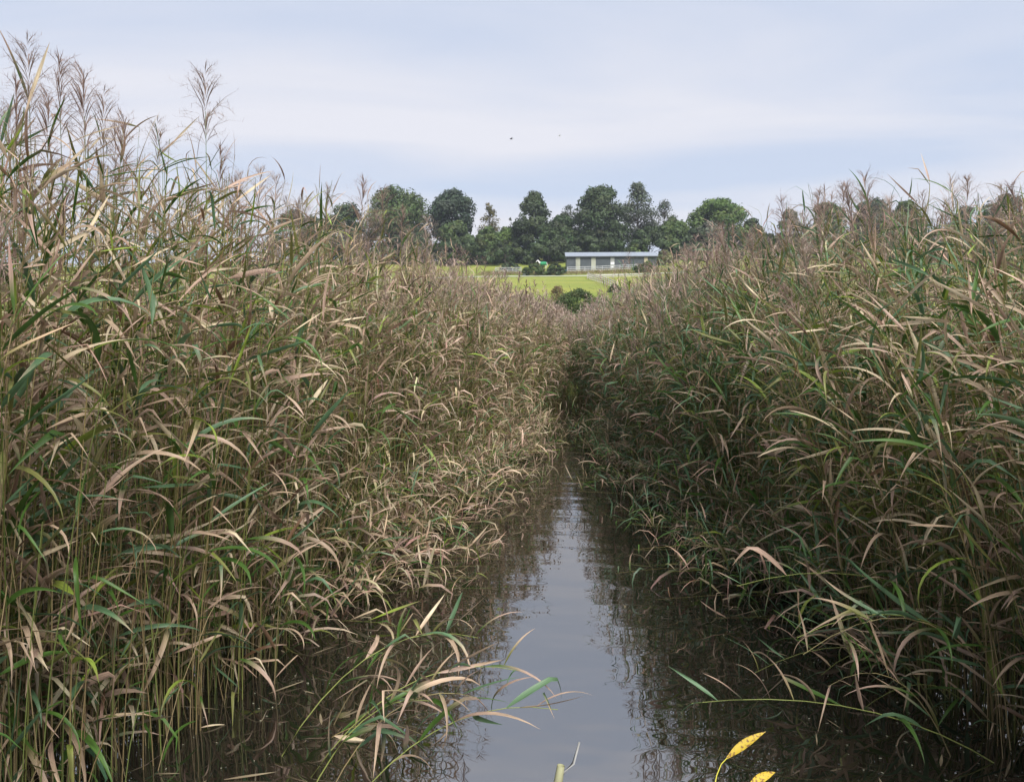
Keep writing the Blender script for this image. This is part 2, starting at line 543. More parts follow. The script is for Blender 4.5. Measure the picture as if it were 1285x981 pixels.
def plume_parts(buf, tip, size, lod):
    """feathery seed heads: drooping branches up the last of the stem, set with small spikelets"""
    N = len(tip)
    nb_, S, sp_ = {0: (64, 3, 15), 1: (20, 3, 9), 2: (15, 2, 0)}[lod]
    h = np.tile(np.linspace(0, 1, nb_), N) + rng.normal(0, 0.02, N * nb_)
    ti = np.repeat(np.arange(N), nb_)
    base = tip[ti].copy()
    base[:, 2] += (h - 0.55) * size[ti]
    sway = np.repeat(rng.uniform(0, 2 * np.pi, N), nb_)
    az = sway + rng.normal(0, 1.0, N * nb_) + (rng.random(N * nb_) < 0.85) * rng.uniform(0, 6.28, N * nb_)
    L = 1.2 * size[ti] * (0.14 + 0.34 * np.sin(np.clip(0.12 + h * 0.86, 0, 1) * np.pi) ** 0.8 * (1.15 - 0.55 * h)) * rng.uniform(0.7, 1.2, N * nb_)
    e0 = R(44) + rng.normal(0, R(12), N * nb_) + h * R(25)
    bend = R(62) + rng.normal(0, R(22), N * nb_)
    W = np.full(N * nb_, {0: 0.0040, 1: 0.009, 2: 0.020}[lod])
    br = rng.uniform(0.7, 1.15, (N, 1))[ti]
    mixc = rng.random((N, 1))[ti]
    c0 = (PL0 * (1 - mixc) + PL1 * mixc) * br
    c1 = c0 * 1.15
    v, q, c, u = ribbons(base, az, e0, bend, L, W, S, 2, c0, c1, np.full(N * nb_, 0.5), mottle=0.15, belly=0.4)
    buf.add(v, q, c, u)
    if sp_:
        ring = v.reshape(N * nb_, S + 1, 2, 3).mean(2)
        s = rng.uniform(0.25, 1.0, (N * nb_, sp_))
        k = np.minimum((s * S).astype(int), S - 1)
        f = (s * S - k)[..., None]
        r = np.arange(N * nb_)[:, None]
        pos = ring[r, k] * (1 - f) + ring[r, k + 1] * f
        n2 = N * nb_ * sp_
        a2 = np.repeat(az, sp_) + rng.normal(0, 0.8, n2)
        ln = rng.uniform(0.016, 0.030, n2) * (1.0 if lod == 0 else 1.5)
        v, q, c, u = ribbons(pos.reshape(-1, 3), a2, rng.normal(R(15), R(35), n2), np.zeros(n2), ln, ln * 0.27, 1, 2, np.repeat(c0, sp_, 0) * 0.9, np.repeat(c1, sp_, 0) * 1.1, np.full(n2, .5), belly=0.5)
        # a diamond: narrow the far end is done by the profile; widen its root a little
        buf.add(v, q, c, u)


def reeds_mass(buf_leaf, buf_stem, buf_plume, base, H, lean, side, lod, plume_p, wide=1.0):
    N = len(H)
    T = {0: 9, 1: 6, 2: 4}[lod]
    pts = stem_points(base, H, lean, np.linspace(0, 1, T))
    r0 = rng.uniform(0.0022, 0.0036, N) * (1.0 if lod < 2 else 1.25)
    rad = r0[:, None] * np.linspace(1, 0.35, T)[None]
    c0 = STEM0[rng.integers(0, 4, N)] * rng.uniform(0.7, 1.15, (N, 1))
    buf_stem.add(*tubes(pts, rad, 4 if lod == 0 else 3, c0, c0 * np.array([0.95, 1.05, 0.8])))
    nl = {0: 20, 1: 18, 2: 14}[lod]
    tl = 0.12 if lod == 0 else 0.3
    t = np.clip((tl + (0.985 - tl) * np.linspace(0, 1, nl) ** 0.92)[None] + rng.normal(0, 0.025, (N, nl)), 0.06, 1)
    node = stem_points(base, H, lean, t).reshape(-1, 3)
    tt = t.ravel()
    sd = np.repeat(side, nl)
    n = N * nl
    az, e0, bend, ks, kk, L, W = leaf_params(tt, sd, n)
    c0, c1, cp = pick_colours(sd, tt, n, 0.9)
    S, ac = {0: (5, 3), 1: (4, 2), 2: (3, 2)}[lod]
    v, q, c, u = ribbons(node, az, e0, bend, L, W * wide, S, ac, c0, c1, cp, ks, kk, rng.normal(0, 0.5, n), rng.normal(0, 0.5, n), rng.normal(0, 0.8, n))
    buf_leaf.add(v, q, c, u)
    has = rng.random(N) < plume_p
    if has.any():
        plume_parts(buf_plume, pts[has][:, -1], rng.uniform(0.20, 0.34, has.sum()), lod)


def sample_bank(sgn):
    """stem feet on one bank: thick along the water's edge, thinner behind"""
    out = []
    for y0, y1, dens in ((1.3, 9, 1.0), (9, 18, 0.85), (18, 30, 0.7)):
        for u0, u1, d in ((0.0, 0.45, 95), (0.45, 1.1, 62), (1.1, 2.6, 32), (2.6, 6.5, 13)):
            k = int((y1 - y0) * (u1 - u0) * d * dens * (1.3 if sgn > 0 and .4 < u1 < 3 else 1))
            y = rng.uniform(y0, y1, k)
            u = rng.uniform(u0, u1, k)
            out.append(np.stack([y, u], -1))
    yu = np.concatenate(out)
    y, u = yu[:, 0], yu[:, 1]
    e = edge_left(y) - u if sgn < 0 else edge_right(y) + u
    e = e + 0.10 * np.sin(y * 2.3 + sgn) + rng.normal(0, 0.05, len(y))
    return e, y, u


allx, ally, allu, alls = [], [], [], []
for sg in (-1, 1):
    x, y, u = sample_bank(sg)
    allx.append(x); ally.append(y); allu.append(u); alls.append(np.full(len(x), sg))
k = 900                                                # the bed closes the channel at its far end
allx.append(np.where(np.arange(k) < 520, rng.uniform(-6, 6, k), rng.uniform(-.75, .7, k))); ally.append(np.where(np.arange(k) < 520, rng.uniform(28.5, 34, k), rng.uniform(18.5, 31, k))); allu.append(rng.uniform(0, 1, k)); alls.append(rng.choice([-1, 1], k))
X = np.concatenate(allx); Y = np.concatenate(ally); U = np.concatenate(allu); SD = np.concatenate(alls)
N = len(X)
Hh = np.where(SD < 0, 2.66, 2.62) + rng.normal(0, 0.17, N) - 0.25 * np.exp(-U / 0.25) * rng.random(N)
Hh = np.minimum(Hh, 1.72 + np.where(SD < 0, 0.31, 0.18) * Y + rng.normal(0, .08, N))
Hh = np.where(SD > 0, Hh + 0.05 * np.sin(Y * 1.3), Hh)
edge = np.exp(-U / 0.45)
Lx = np.where(SD < 0, 0.10 + 0.22 * edge, -0.12 - 0.50 * edge * np.clip(1.25 - Y / 22, 0.45, 1.2)) + rng.normal(0, 0.13, N)
Ly = rng.normal(-0.05, 0.15, N)
BASE = np.stack([X, Y, terrain(X, Y) - 0.03], -1)
LEAN = np.stack([Lx, Ly], -1)
DIST = np.hypot(X, Y)
# those that show largest become plants of their own
PXc = 722 + FPX * X / Y
score = DIST + 1.2 * U
score[(PXc < -90) | (PXc > 1390) | (Y < 1.7)] = 1e6
N_OWN = 258
own = np.zeros(N, bool)
for sg, cnt in ((-1, 132), (1, 110)):
    ids = np.where(SD == sg)[0]
    own[ids[np.argsort(score[ids])[:cnt]]] = True

bl, bs, bpz = Buf(), Buf(), Buf()
for lod, (d0, d1), pp, wd in ((0, (0, 6.5), 0.07, 1.0), (1, (6.5, 13), 0.34, 1.08), (2, (13, 60), 0.62, 1.25)):
    sel = (~own) & (DIST >= d0) & (DIST < d1)
    reeds_mass(bl, bs, bpz, BASE[sel], Hh[sel], LEAN[sel], SD[sel], lod, pp, wd)
# broken stems slanting out over the water
k = 380
yy = rng.uniform(4.2, 14, k); sg = rng.choice([-1, 1], k)
xx = np.where(sg < 0, edge_left(yy) - rng.uniform(0, .35, k), edge_right(yy) + rng.uniform(0, .35, k))
bb = np.stack([xx, yy, terrain(xx, yy) - 0.02], -1)
ll = np.stack([-sg * rng.uniform(0.4, 1.25, k), rng.normal(-0.1, 0.45, k)], -1)
reeds_mass(bl, bs, bpz, bb, rng.uniform(0.5, 1.3, k), ll, sg, 1, 0.0)
# bare dead canes among the leafy ones
k = 2600
yy = 1.6 + rng.beta(1.0, 1.7, k) * 14; sg = rng.choice([-1, -1, 1], k)
uu = rng.uniform(-.05, .7, k)
xx = np.where(sg < 0, edge_left(yy) - uu, edge_right(yy) + uu)
bb = np.stack([xx, yy, terrain(xx, yy) - 0.02], -1)
ll = np.stack([-sg * rng.normal(0.06, 0.16, k), rng.normal(0, 0.15, k)], -1)
hh = rng.uniform(0.8, 2.1, k)
pp_ = stem_points(bb, hh, ll, np.linspace(0, 1, 5))
cc_ = STEM0[rng.integers(0, 4, k)] * rng.uniform(.7, 1.25, (k, 1))
bs.add(*tubes(pp_, rng.uniform(.0018, .0034, k)[:, None] * np.linspace(1, .6, 5)[None], 4, cc_, cc_))
# low young growth at the waterline
k = 420
yy = rng.uniform(2.0, 13, k); sg = rng.choice([-1, -1, 1], k)
lo = np.where(yy < 5, .25, -.1)
xx = np.where(sg < 0, edge_left(yy) - lo - rng.uniform(0, .5, k), edge_right(yy) + lo + rng.uniform(0, .5, k))
bb = np.stack([xx, yy, terrain(xx, yy) - 0.02], -1)
ll = np.stack([-sg * rng.uniform(0.0, 0.3, k), rng.normal(0, 0.1, k)], -1)
reeds_mass(bl, bs, bpz, bb, rng.uniform(0.6, 1.4, k), ll, sg, 1, 0.0)

all_ = Buf()
# one mesh with three material slots
me_l = bl.mesh('reed_bed', M['reed'])
bed = tag(link('reed_bed', me_l), 'dense mass of tan and green reeds filling both banks', 'reeds', kind='stuff')
for nm, bf, mt in (('stems', bs, M['stem']), ('plumes', bpz, M['plume'])):
    tag(link(nm, bf.mesh(nm, mt), bed), kind='stuff')
print('TRIS', sum(sum(len(q) for q in b_.q) * 2 for b_ in (bl, bs, bpz)), 'reeds', N)

# shared leaf shapes for the plants of their own: each a blade along +X from its root
LEAFS = {}
for shape in ('arched', 'drooping', 'stiff', 'kinked'):
    for ci in range(len(PAL)):
        for rep in range(2):
            b_ = Buf()
            one = lambda a, s_: np.array([rng.normal(a, s_)])
            e0, be, ks, kk = {'arched': (R(40), R(70), 2.0, 0), 'drooping': (R(30), R(110), 2.0, 0), 'stiff': (R(50), R(22), 2.0, 0), 'kinked': (R(42), R(30), rng.uniform(.25, .65), R(70))}[shape]
            g = rng.uniform(0.85, 1.12)
            v, q, c, u = ribbons(np.zeros((1, 3)), np.zeros(1), one(e0, R(8)), one(be, R(12)), np.array([0.40]), np.array([rng.uniform(0.017, 0.032)]), 9, 3,
                                 P0[ci:ci + 1] * g, P1[ci:ci + 1] * g, np.array([np.clip(PS[ci] + rng.normal(0, .15), .1, .9)]), np.array([ks]), np.array([float(kk)]), one(0, .45), one(0, .4), one(0, .7))
            b_.add(v, q, c, u)
            LEAFS[shape, ci, rep] = b_.mesh('leaf', M['reed'])
PLUMES = []
for i in range(7):
    b_ = Buf()
    plume_parts(b_, np.zeros((1, 3)), np.array([0.30]), 0)
    PLUMES.append(b_.mesh('seed_head', M['plume']))


def hero_leaf(root, p, az, t, side, scale, shape=None, ci=None, tilt=0.0):
    if shape is None:
        shape = random.choices(['stiff', 'arched', 'drooping', 'kinked'], [0.6, 0.3, 0.05, 0.05] if t > 0.86 else [0.26, 0.32, 0.2, 0.22])[0]
    if ci is None:
        ci = int(rng.choice(len(PAL), p=WL if side < 0 else WR))
        if t < 0.4 and random.random() < 0.4: ci = random.choice([4, 5, 6])
    return link('leaf', LEAFS[shape, ci, random.randrange(2)], root, p, (random.gauss(0, .35), random.gauss(tilt, .32), az), (scale, scale * (.62 if t > .94 else 1), scale))


def stem_mesh(pts, r0, col):
    b_ = Buf()
    pts = np.asarray(pts)[None]
    T = pts.shape[1]
    b_.add(*tubes(pts, (r0 * np.linspace(1, 0.4, T))[None], 5, np.array([col]), np.array([col]) * np.array([0.95, 1.05, 0.8])))
    return b_.mesh('stem', M['stem'])


def reed_plant(base, curve, side, label, group, plume, nl=13, t0=0.15, az_mean=None, az_sd=76, scale=1.0, r0=0.0032, col=None, cis=None, plume_scale=1.0):
    root = thing('reed', base, label, 'reed', group)
    pts = curve - np.asarray(base)
    col = STEM0[random.randrange(4)] * random.uniform(.75, 1.15) if col is None else np.array(col)
    link('stem', stem_mesh(pts, r0, col), root)
    T = len(pts)
    am = (R(-18) if side < 0 else R(196)) if az_mean is None else az_mean
    for j in range(nl):
        t = min(0.985, max(0.05, t0 + (0.985 - t0) * (max(0, j + random.uniform(-.3, .3)) / (nl - 1)) ** .9))
        f = t * (T - 1); i = min(int(f), T - 2); f -= i
        p = pts[i] * (1 - f) + pts[i + 1] * f
        L = 0.80 * (0.33 + 0.13 * math.sin(t * 3.1)) * random.uniform(.62, 1.2) * (0.9 if t > .88 else 1) / 0.40
        hero_leaf(root, p, am + random.gauss(0, R(az_sd)), t, side, L * scale, ci=None if cis is None else random.choice(cis))
    if plume:
        d = Vector(pts[-1] - pts[-2]).normalized()
        e = d.to_track_quat('Z', 'Y').to_euler()
        s = random.uniform(.75, 1.1) * plume_scale
        link('seed_head', random.choice(PLUMES), root, Vector(pts[-1]) + d * 0.02, e, (s,) * 3)
    return root


ts = np.linspace(0, 1, 10)
for i in np.where(own)[0]:
    sd = SD[i]
    pl = rng.random() < (0.04 if sd < 0 else .03)
    tone = random.choices(['tan', 'green', 'two-toned'], [.42, .2, .38] if sd < 0 else [.24, .4, .36])[0]
    cis = {'tan': [0, 1, 0, 1, 2, 7], 'green': [4, 5, 6, 5, 8, 9], 'two-toned': [0, 1, 2, 3, 4, 5, 9, 6]}[tone]
    bank = 'browner bank' if sd < 0 else 'greener bank'
    over = abs(LEAN[i][0]) > 0.42
    front = U[i] < 0.35
    label = f"{'leaning' if over else 'upright'} {'plumed' if pl else 'plumeless'} reed with {tone} leaves {'at the water edge of' if front else 'deep in'} the {bank}"
    grp = f"{'leaning' if over else 'upright'} {'plumed' if pl else 'plumeless'} {tone} reeds {'edging' if front else 'within'} the {bank}"
    cv = stem_points(BASE[i:i + 1], Hh[i:i + 1], LEAN[i:i + 1], ts)[0]
    reed_plant(tuple(BASE[i]), cv, sd, label, grp, pl, nl=random.choice([15, 16, 17]), cis=cis)


def bezier(a, b, c, T=12):
    t = np.linspace(0, 1, T)[:, None]
    a, b, c = (np.array(v, float) for v in (a, b, c))
    return a * (1 - t) ** 2 + 2 * b * t * (1 - t) + c * t * t


def planted(p):
    p = Vector(p)
    return (p.x, p.y, tz(p.x, p.y) - 0.03)


# tall plumed reeds that stand clear against the sky: plume tip pixel, distance along the channel
TALL = [((258, 112), 3.6, 'tallest reed, lone feathery plume on a long bare green stem against the sky'),
        ((198, 160), 3.7, 'plumed reed standing clear of the browner bank beside the lone tallest plume'),
        ((36, 78), 2.75, 'very tall reed with a reddish tipped plume above the browner bank'),
        ((75, 100), 3.0, 'tall reed with a loose pale plume above the browner bank'),
        ((106, 118), 2.9, 'tall reed with a dense dark plume above the browner bank')]
for (px, py), Yd, lab in TALL:
    tip = at(px, py + 28, Yd)
    foot = planted((tip.x - 0.05, tip.y + 0.05, 0))
    cv = bezier(foot, ((foot[0] + tip.x) / 2 - .02, foot[1], foot[2] + (tip.z - foot[2]) * .6), tip)
    reed_plant(foot, cv, -1, lab, None, True, nl=10, t0=0.2, col=(0.12, 0.17, 0.05) if px == 258 else None, plume_scale=1.2 if px == 258 else 1.0)
for px, py, Yd, sd in ((130, 140, 3.1, -1), (155, 178, 3.3, -1), (20, 140, 2.5, -1), (60, 150, 2.7, -1), (275, 205, 4.1, -1), (300, 225, 4.4, -1), (325, 228, 4.6, -1), (345, 235, 4.9, -1), (410, 238, 5.2, -1), (455, 235, 5.6, -1), (480, 245, 5.8, -1), (505, 262, 6.0, -1), (535, 280, 6.3, -1),
                       (985, 262, 4.6, 1), (1030, 262, 4.5, 1), (1068, 250, 4.3, 1), (1090, 240, 4.2, 1), (910, 292, 5.8, 1), (945, 300, 5.4, 1), (870, 310, 6.4, 1), (1120, 262, 4.1, 1)):
    tip = at(px, py + 22, Yd)
    foot = planted((tip.x + (-0.12 if sd < 0 else 0.25), tip.y + 0.1, 0))
    cv = bezier(foot, (foot[0], foot[1], foot[2] + (tip.z - foot[2]) * .6), tip)
    reed_plant(foot, cv, sd, f"plumed reed rising above the {'browner' if sd < 0 else 'greener'} bank's top with the skyline behind", f"plumed reeds on the skyline of the {'browner' if sd < 0 else 'greener'} bank", True, nl=9, t0=0.45, plume_scale=1.05)

# bent reeds lying out over the water: foot pixel on the water, tip pixel and its distance
BENT = [((330, 985), (655, 842), 3.25, .50, -1, 'bent reed with long green leaves lying over the water beside the lichened stake'),
        ((300, 960), (600, 800), 3.5, .55, -1, 'bent reed with a browned upright leaf lying over the water from the browner bank'),
        ((380, 1010), (700, 890), 3.05, .35, -1, 'low bent reed with reddish leaves reaching farthest over the open water'),
        ((350, 1000), (560, 885), 2.95, .40, -1, 'short bent reed with broad pale green leaves low over the water'),
        ((1330, 960), (868, 882), 3.25, .30, 1, 'bent green reed lying almost level above the yellow willow leaves'),
        ((1290, 860), (925, 735), 4.0, .60, 1, 'leaning reed with tip leaves trailing towards the water from the greener bank'),
        ((1300, 900), (1000, 800), 3.4, .65, 1, 'arching reed with tan drooping leaves over dark water by the greener bank')]
for (fx, fy), (tx, ty), Yd, up, sd, lab in BENT:
    f = on_water(fx, fy)
    foot = planted(f)
    tip = at(tx, ty, Yd)
    ctrl = (foot[0] * .6 + tip.x * .4, foot[1] * .6 + tip.y * .4, max(tip.z, 0.1) + up * .5)
    cv = bezier(foot, ctrl, tip)
    reed_plant(foot, cv, sd, lab, None, False, nl=11, t0=0.35, az_mean=R(-10) if sd < 0 else R(190), az_sd=50, scale=1.05, r0=0.0034, col=(0.22, 0.24, 0.07), cis=[3, 5, 9, 4, 1, 2])

for j in range(3):
    f = on_water(random.uniform(290, 420), random.uniform(900, 1000))
    foot = planted(f)
    tip = at(random.uniform(450, 650), random.uniform(800, 950), f.y + random.uniform(-.1, .3))
    cv = bezier(foot, (foot[0] * .6 + tip.x * .4, foot[1] * .6 + tip.y * .4, max(tip.z, .1) + random.uniform(.1, .35)), tip)
    reed_plant(foot, cv, -1, 'bent two-toned reed in the tangle lying low over the water off the browner bank', 'bent reeds in the tangle over the water', False, nl=11, t0=.35, az_mean=R(-10), az_sd=60, scale=.9, r0=.003, cis=[3, 5, 9, 4, 1, 2, 0])
for j in range(8):
    f = on_water(random.uniform(1180, 1330), random.uniform(790, 960))
    foot = planted(f)
    tip = at(random.uniform(930, 1080), random.uniform(720, 920), f.y + random.uniform(-.2, .2))
    cv = bezier(foot, (foot[0] * .6 + tip.x * .4, foot[1] * .6 + tip.y * .4, max(tip.z, .1) + random.uniform(.2, .5)), tip)
    reed_plant(foot, cv, 1, 'bent two-toned reed sagging over the dark water off the greener bank', 'bent reeds sagging off the greener bank', False, nl=12, t0=.3, az_mean=R(190), az_sd=60, scale=1.0, r0=.003, cis=[3, 5, 9, 4, 4, 1, 2])

# yellow willow twig hanging in from the near bank
root = thing('willow_twig', (0.30, 1.30, 0.12), 'yellow willow twig with two spotted yellow leaves over the dark water', 'twig')
p1, p2 = at(912, 951, 2.0), at(940, 985, 1.95)
ba = np.array((0.30, 1.30, 0.12))
link('stem', stem_mesh(bezier(ba, np.array(at(868, 975, 1.9)), np.array(p1)) - ba, 0.0028, (0.5, 0.42, 0.06)), root)
link('stem', stem_mesh(bezier(ba + np.array((.02, 0, 0)), np.array(at(900, 992, 1.8)), np.array(p2)) - ba, 0.0024, (0.45, 0.36, 0.08)), root)
m, n, l, b = newmat('spotted_yellow_leaf')
tcn = n.new('ShaderNodeTexCoord'); vo = n.new('ShaderNodeTexNoise'); vo.inputs['Scale'].default_value = 130; vo.inputs['Detail'].default_value = 3
l.new(tcn.outputs['Object'], vo.inputs['Vector'])
rp = n.new('ShaderNodeValToRGB'); rp.color_ramp.elements[0].position = .40; rp.color_ramp.elements[0].color = (.16, .08, .015, 1); rp.color_ramp.elements[1].position = .49; rp.color_ramp.elements[1].color = (.42, .30, .02, 1)
l.new(vo.outputs['Fac'], rp.inputs[0]); l.new(rp.outputs[0], b.inputs['Base Color']); b.inputs['Roughness'].default_value = .5
for pa, pb in ((p1, at(961, 917, 2.02)), (p2, at(973, 968, 2.0))):
    d = pb - pa
    b_ = Buf()
    az = math.atan2(d.y, d.x); el = math.asin(d.z / d.length)
    v, q, c, u = ribbons(np.array([[0, 0, 0]], float), np.array([az]), np.array([el + .12]), np.array([.3]), np.array([d.length]), np.array([.023]), 10, 3, np.array([[.7, .55, .03]]), np.array([[.7, .55, .03]]), np.array([.5]), roll0=np.array([.65]), roll1=np.array([.1]), belly=.45)
    b_.add(v, q, c, u)
    link('leaf', b_.mesh('leaf', m), root, tuple(Vector(pa) - Vector(ba)))

# lichened stake
root = thing('stake', tuple(on_water(694, 1020)), 'short lichened wooden stake standing in the open water', 'stake')
sp_ = on_water(694, 1020)
top = at(704, 960, sp_.y + .02)
a = np.array([(0, 0, -.3), (.005, 0, .05), tuple((top - sp_) * .7), tuple(top - sp_)])
b_ = Buf(); b_.add(*tubes(a[None], np.array([[.020, .019, .017, .015]]), 9, np.array([[.30, .30, .18]]), np.array([[.42, .42, .25]])))
link('post', b_.mesh('post', M['stem']), root)
b_ = Buf(); e = np.array([tuple((top - sp_) * .75), tuple((top - sp_) * .9 + Vector((.05, 0, .03))), tuple((top - sp_) + Vector((.07, .01, .09)))])
b_.add(*tubes(e[None], np.array([[.007, .006, .004]]), 6, np.array([[.2, .2, .2]]), np.array([[.3, .3, .28]])))
link('side_shoot', b_.mesh('side_shoot', M['stem']), root)

# specks of reed fluff and duckweed on the water
k = 420
yy = rng.uniform(2.6, 9, k)
xx = np.where(rng.random(k) < .75, edge_right(yy) - rng.uniform(-.2, .8, k), edge_left(yy) + rng.uniform(-.2, .5, k))
b_ = Buf()
v, q, c, u = ribbons(np.stack([xx, yy, np.full(k, .004)], -1), rng.uniform(0, 6.28, k), np.zeros(k), np.zeros(k), rng.uniform(.006, .02, k), rng.uniform(.004, .009, k), 2, 2, np.tile([[.4, .38, .3]], (k, 1)), np.tile([[.3, .32, .2]], (k, 1)), np.full(k, .5), belly=.5)
b_.add(v, q, c, u)
k = 90
yy = rng.uniform(2.6, 11, k)
xx = np.where(rng.random(k) < .5, edge_right(yy) - np.abs(rng.normal(0, .35, k)), edge_left(yy) + np.abs(rng.normal(0, .35, k)))
v, q, c, u = ribbons(np.stack([xx, yy, np.full(k, .005)], -1), rng.uniform(0, 6.28, k), rng.uniform(0, .1, k), rng.uniform(0, .1, k), rng.uniform(.04, .22, k), rng.uniform(.005, .018, k), 4, 2, np.tile([[.24, .19, .12]], (k, 1)) * rng.uniform(.5, 1.3, (k, 1)), np.tile([[.3, .25, .16]], (k, 1)), np.full(k, .5), belly=.4)
b_.add(v, q, c, u)
tag(link('floating_debris', b_.mesh('floating_debris', M['plume'])), 'specks of fluff and leaf scraps floating on the dark water', 'debris', kind='stuff')

# ------------------------------------------------------------------ trees and bushes
GREENS = dict(dark=(0.046, 0.070, 0.026), mid=(0.066, 0.098, 0.028), bright=(0.085, 0.135, 0.03), grey=(0.078, 0.095, 0.060), autumn=(0.13, 0.115, 0.045), brown=(0.16, 0.115, 0.06), light=(0.16, 0.17, 0.07), blue=(0.045, 0.068, 0.040))


def crown_mesh(w, h, z0, tone, n_lobe, n_leaf, leaf, shape, dens=1.0):
    """leaf-sized faces on many lobes spread through the crown"""
    b_ = Buf()
    col = np.array(GREENS[tone])
    P, Cc, Nn = [], [], []
    for i in range(n_lobe):
        a = rng.uniform(0, 2 * np.pi)
        f = rng.beta(1.05, 1.0)                                   # height in the crown
        if shape == 'dome': env = math.sqrt(max(0.03, 1 - (max(0, f - .3) / .72) ** 2)) * (0.72 + .28 * min(1, f / .3))
        elif shape == 'tall': env = (0.62 + .5 * math.sin(min(1, f * 1.1) * math.pi) ** 1) * (1 - .55 * f ** 3)
        else: env = math.sqrt(max(0.05, 1 - f ** 2.2))
        lr = min(w, h * .8) * rng.uniform(0.14, 0.25) * (0.75 if f > .8 else 1)
        rr = max(0, w / 2 * env - lr * .55) * math.sqrt(rng.uniform(0.35, 1))
        c = np.array([rr * math.cos(a), rr * math.sin(a), z0 + lr * .15 + f * (h - z0 - lr * .95)])
        k = int(1.8 * n_leaf / n_lobe * rng.uniform(.7, 1.3))
        d = rng.normal(size=(k, 3)); d[:, 2] = d[:, 2] * .9 + .25
        d /= np.linalg.norm(d, axis=1, keepdims=True)
        rad = lr * rng.uniform(.3, 1.1, (k, 1)) ** .6 * (1 + .22 * np.sin(d[:, :1] * 7 + i) * np.cos(d[:, 2:] * 6))
        P.append(c + d * rad * np.array([1.1, 1.1, .85]))
        Nn.append(d)
        Cc.append(np.tile(col * rng.uniform(.72, 1.3) * (1 + rng.normal(0, .06, 3)), (k, 1)))
    P, Nn, Cc = np.concatenate(P), np.concatenate(Nn), np.concatenate(Cc)
    k = len(P)
    leaf = leaf * 1.3
    nrm = Nn + rng.normal(0, .38, (k, 3)); nrm /= np.linalg.norm(nrm, axis=1, keepdims=True)
    t1 = np.cross(nrm, rng.normal(size=(k, 3))); t1 /= np.linalg.norm(t1, axis=1, keepdims=True)
    t2 = np.cross(nrm, t1)
    s = leaf * rng.uniform(.55, 1.25, (k, 1))
    q4 = np.stack([P - t1 * s * .7, P - t2 * s * .42 + t1 * s * .1, P + t1 * s * .7, P + t2 * s * .42 - t1 * s * .1], 1)
    Cc = Cc * rng.uniform(.82, 1.2, (k, 1))
    b_.add(q4.reshape(-1, 3), np.arange(k * 4).reshape(-1, 4), np.repeat(Cc, 4, 0))
    return b_.mesh('crown', M['foliage'], smooth=False)


def trunk_mesh(h, z0, r, w, bare=0):
    b_ = Buf()
    T = 7
    t = np.linspace(0, 1, T)
    wob = np.cumsum(rng.normal(0, .03 * w / 4, (T, 2)), 0) * t[:, None]
    pts = np.concatenate([wob, (-.4 + t * (h * .86 + .4))[:, None]], 1)
    brown = np.array([[.09, .075, .06]])
    b_.add(*tubes(pts[None], (r * (1 - .9 * t) * (1 + .5 * np.exp(-t * 14)))[None], 8, brown, brown))
    nl = 14 + bare * 40
    for i in range(nl):
        f = rng.uniform(max(.15, z0 / h * .8), .95)
        p0 = np.array([np.interp(f, t, pts[:, j]) for j in range(3)])
        a = rng.uniform(0, 6.28); ln = w * .48 * rng.uniform(.5, 1) * (1.1 - .7 * f)
        e = rng.uniform(.3, 1.0)
        s = np.linspace(0, 1, 5)[:, None]
        d = np.array([math.cos(a) * math.cos(e), math.sin(a) * math.cos(e), math.sin(e)])
        lp = p0 + d * ln * s + np.array([0, 0, 1]) * ln * .2 * s ** 2 + rng.normal(0, .03 * ln, (5, 3)) * s
        b_.add(*tubes(lp[None], (r * .42 * (1.05 - f) * (1 - .85 * s[:, 0]) + .015)[None], 5, brown, brown))
        if bare:
            for jj in range(5):
                g = rng.uniform(.3, 1); q0 = lp[int(g * 4)]
                dd = d + rng.normal(0, .6, 3); dd[2] = abs(dd[2]); dd /= np.linalg.norm(dd)
                tp = q0 + dd * ln * .5 * s + rng.normal(0, .02 * ln, (5, 3)) * s
                b_.add(*tubes(tp[None], np.linspace(.05, .02, 5)[None], 3, brown * 1.5, brown * 1.5))
    return b_.mesh('trunk', M['bark'])


def tree(name, label, cat, x0, x1, top, Yd, tone, shape='dome', group=None, clear=0.04, lobes=46, leaves=5200, leaf=.42, bare=0):
    pc = (x0 + x1) / 2
    p = at(pc, top, Yd)
    gz = tz(p.x, Yd)
    h = p.z - gz
    w = (at(x1, top, Yd) - at(x0, top, Yd)).length
    root = thing(name, (p.x, Yd, gz), label, cat, group, rz=rng.uniform(0, 6.28))
    z0 = clear * h
    link('trunk', trunk_mesh(h, z0, max(.06, .022 * h), w, bare), root)
    link('crown', crown_mesh(w, h, z0, tone, lobes, leaves, leaf, shape), root)
    return root


T_ = tree
T_('broadleaf_tree', 'dark tree half hidden behind the plumes of the browner bank', 'tree', 404, 462, 252, 192, 'dark')
T_('broadleaf_tree', 'broad round green tree beside the dense dark domed tree', 'tree', 458, 541, 231, 196, 'mid', clear=.3, lobes=70, leaves=7000)
T_('broadleaf_tree', 'dense dark domed tree with a smooth rounded top', 'tree', 538, 598, 236, 194, 'blue', clear=.32, lobes=60, leaves=6000)
T_('broadleaf_tree', 'low bushy tree under the dark domed tree', 'tree', 540, 605, 277, 189, 'mid', 'bush', clear=.03)
T_('broadleaf_tree', 'low bushy tree below the thin pale tree', 'tree', 590, 634, 284, 188, 'mid', 'bush', clear=.03)
T_('broadleaf_tree', 'small bright green tree beside the sparse leafless one', 'tree', 615, 655, 284, 193, 'bright', 'bush', clear=.03)
T_('broadleaf_tree', 'thin pale yellowish tree with gaps in its crown', 'tree', 600, 628, 254, 199, 'autumn', 'tall', clear=.2, lobes=44, leaves=1500, leaf=.25, bare=1)
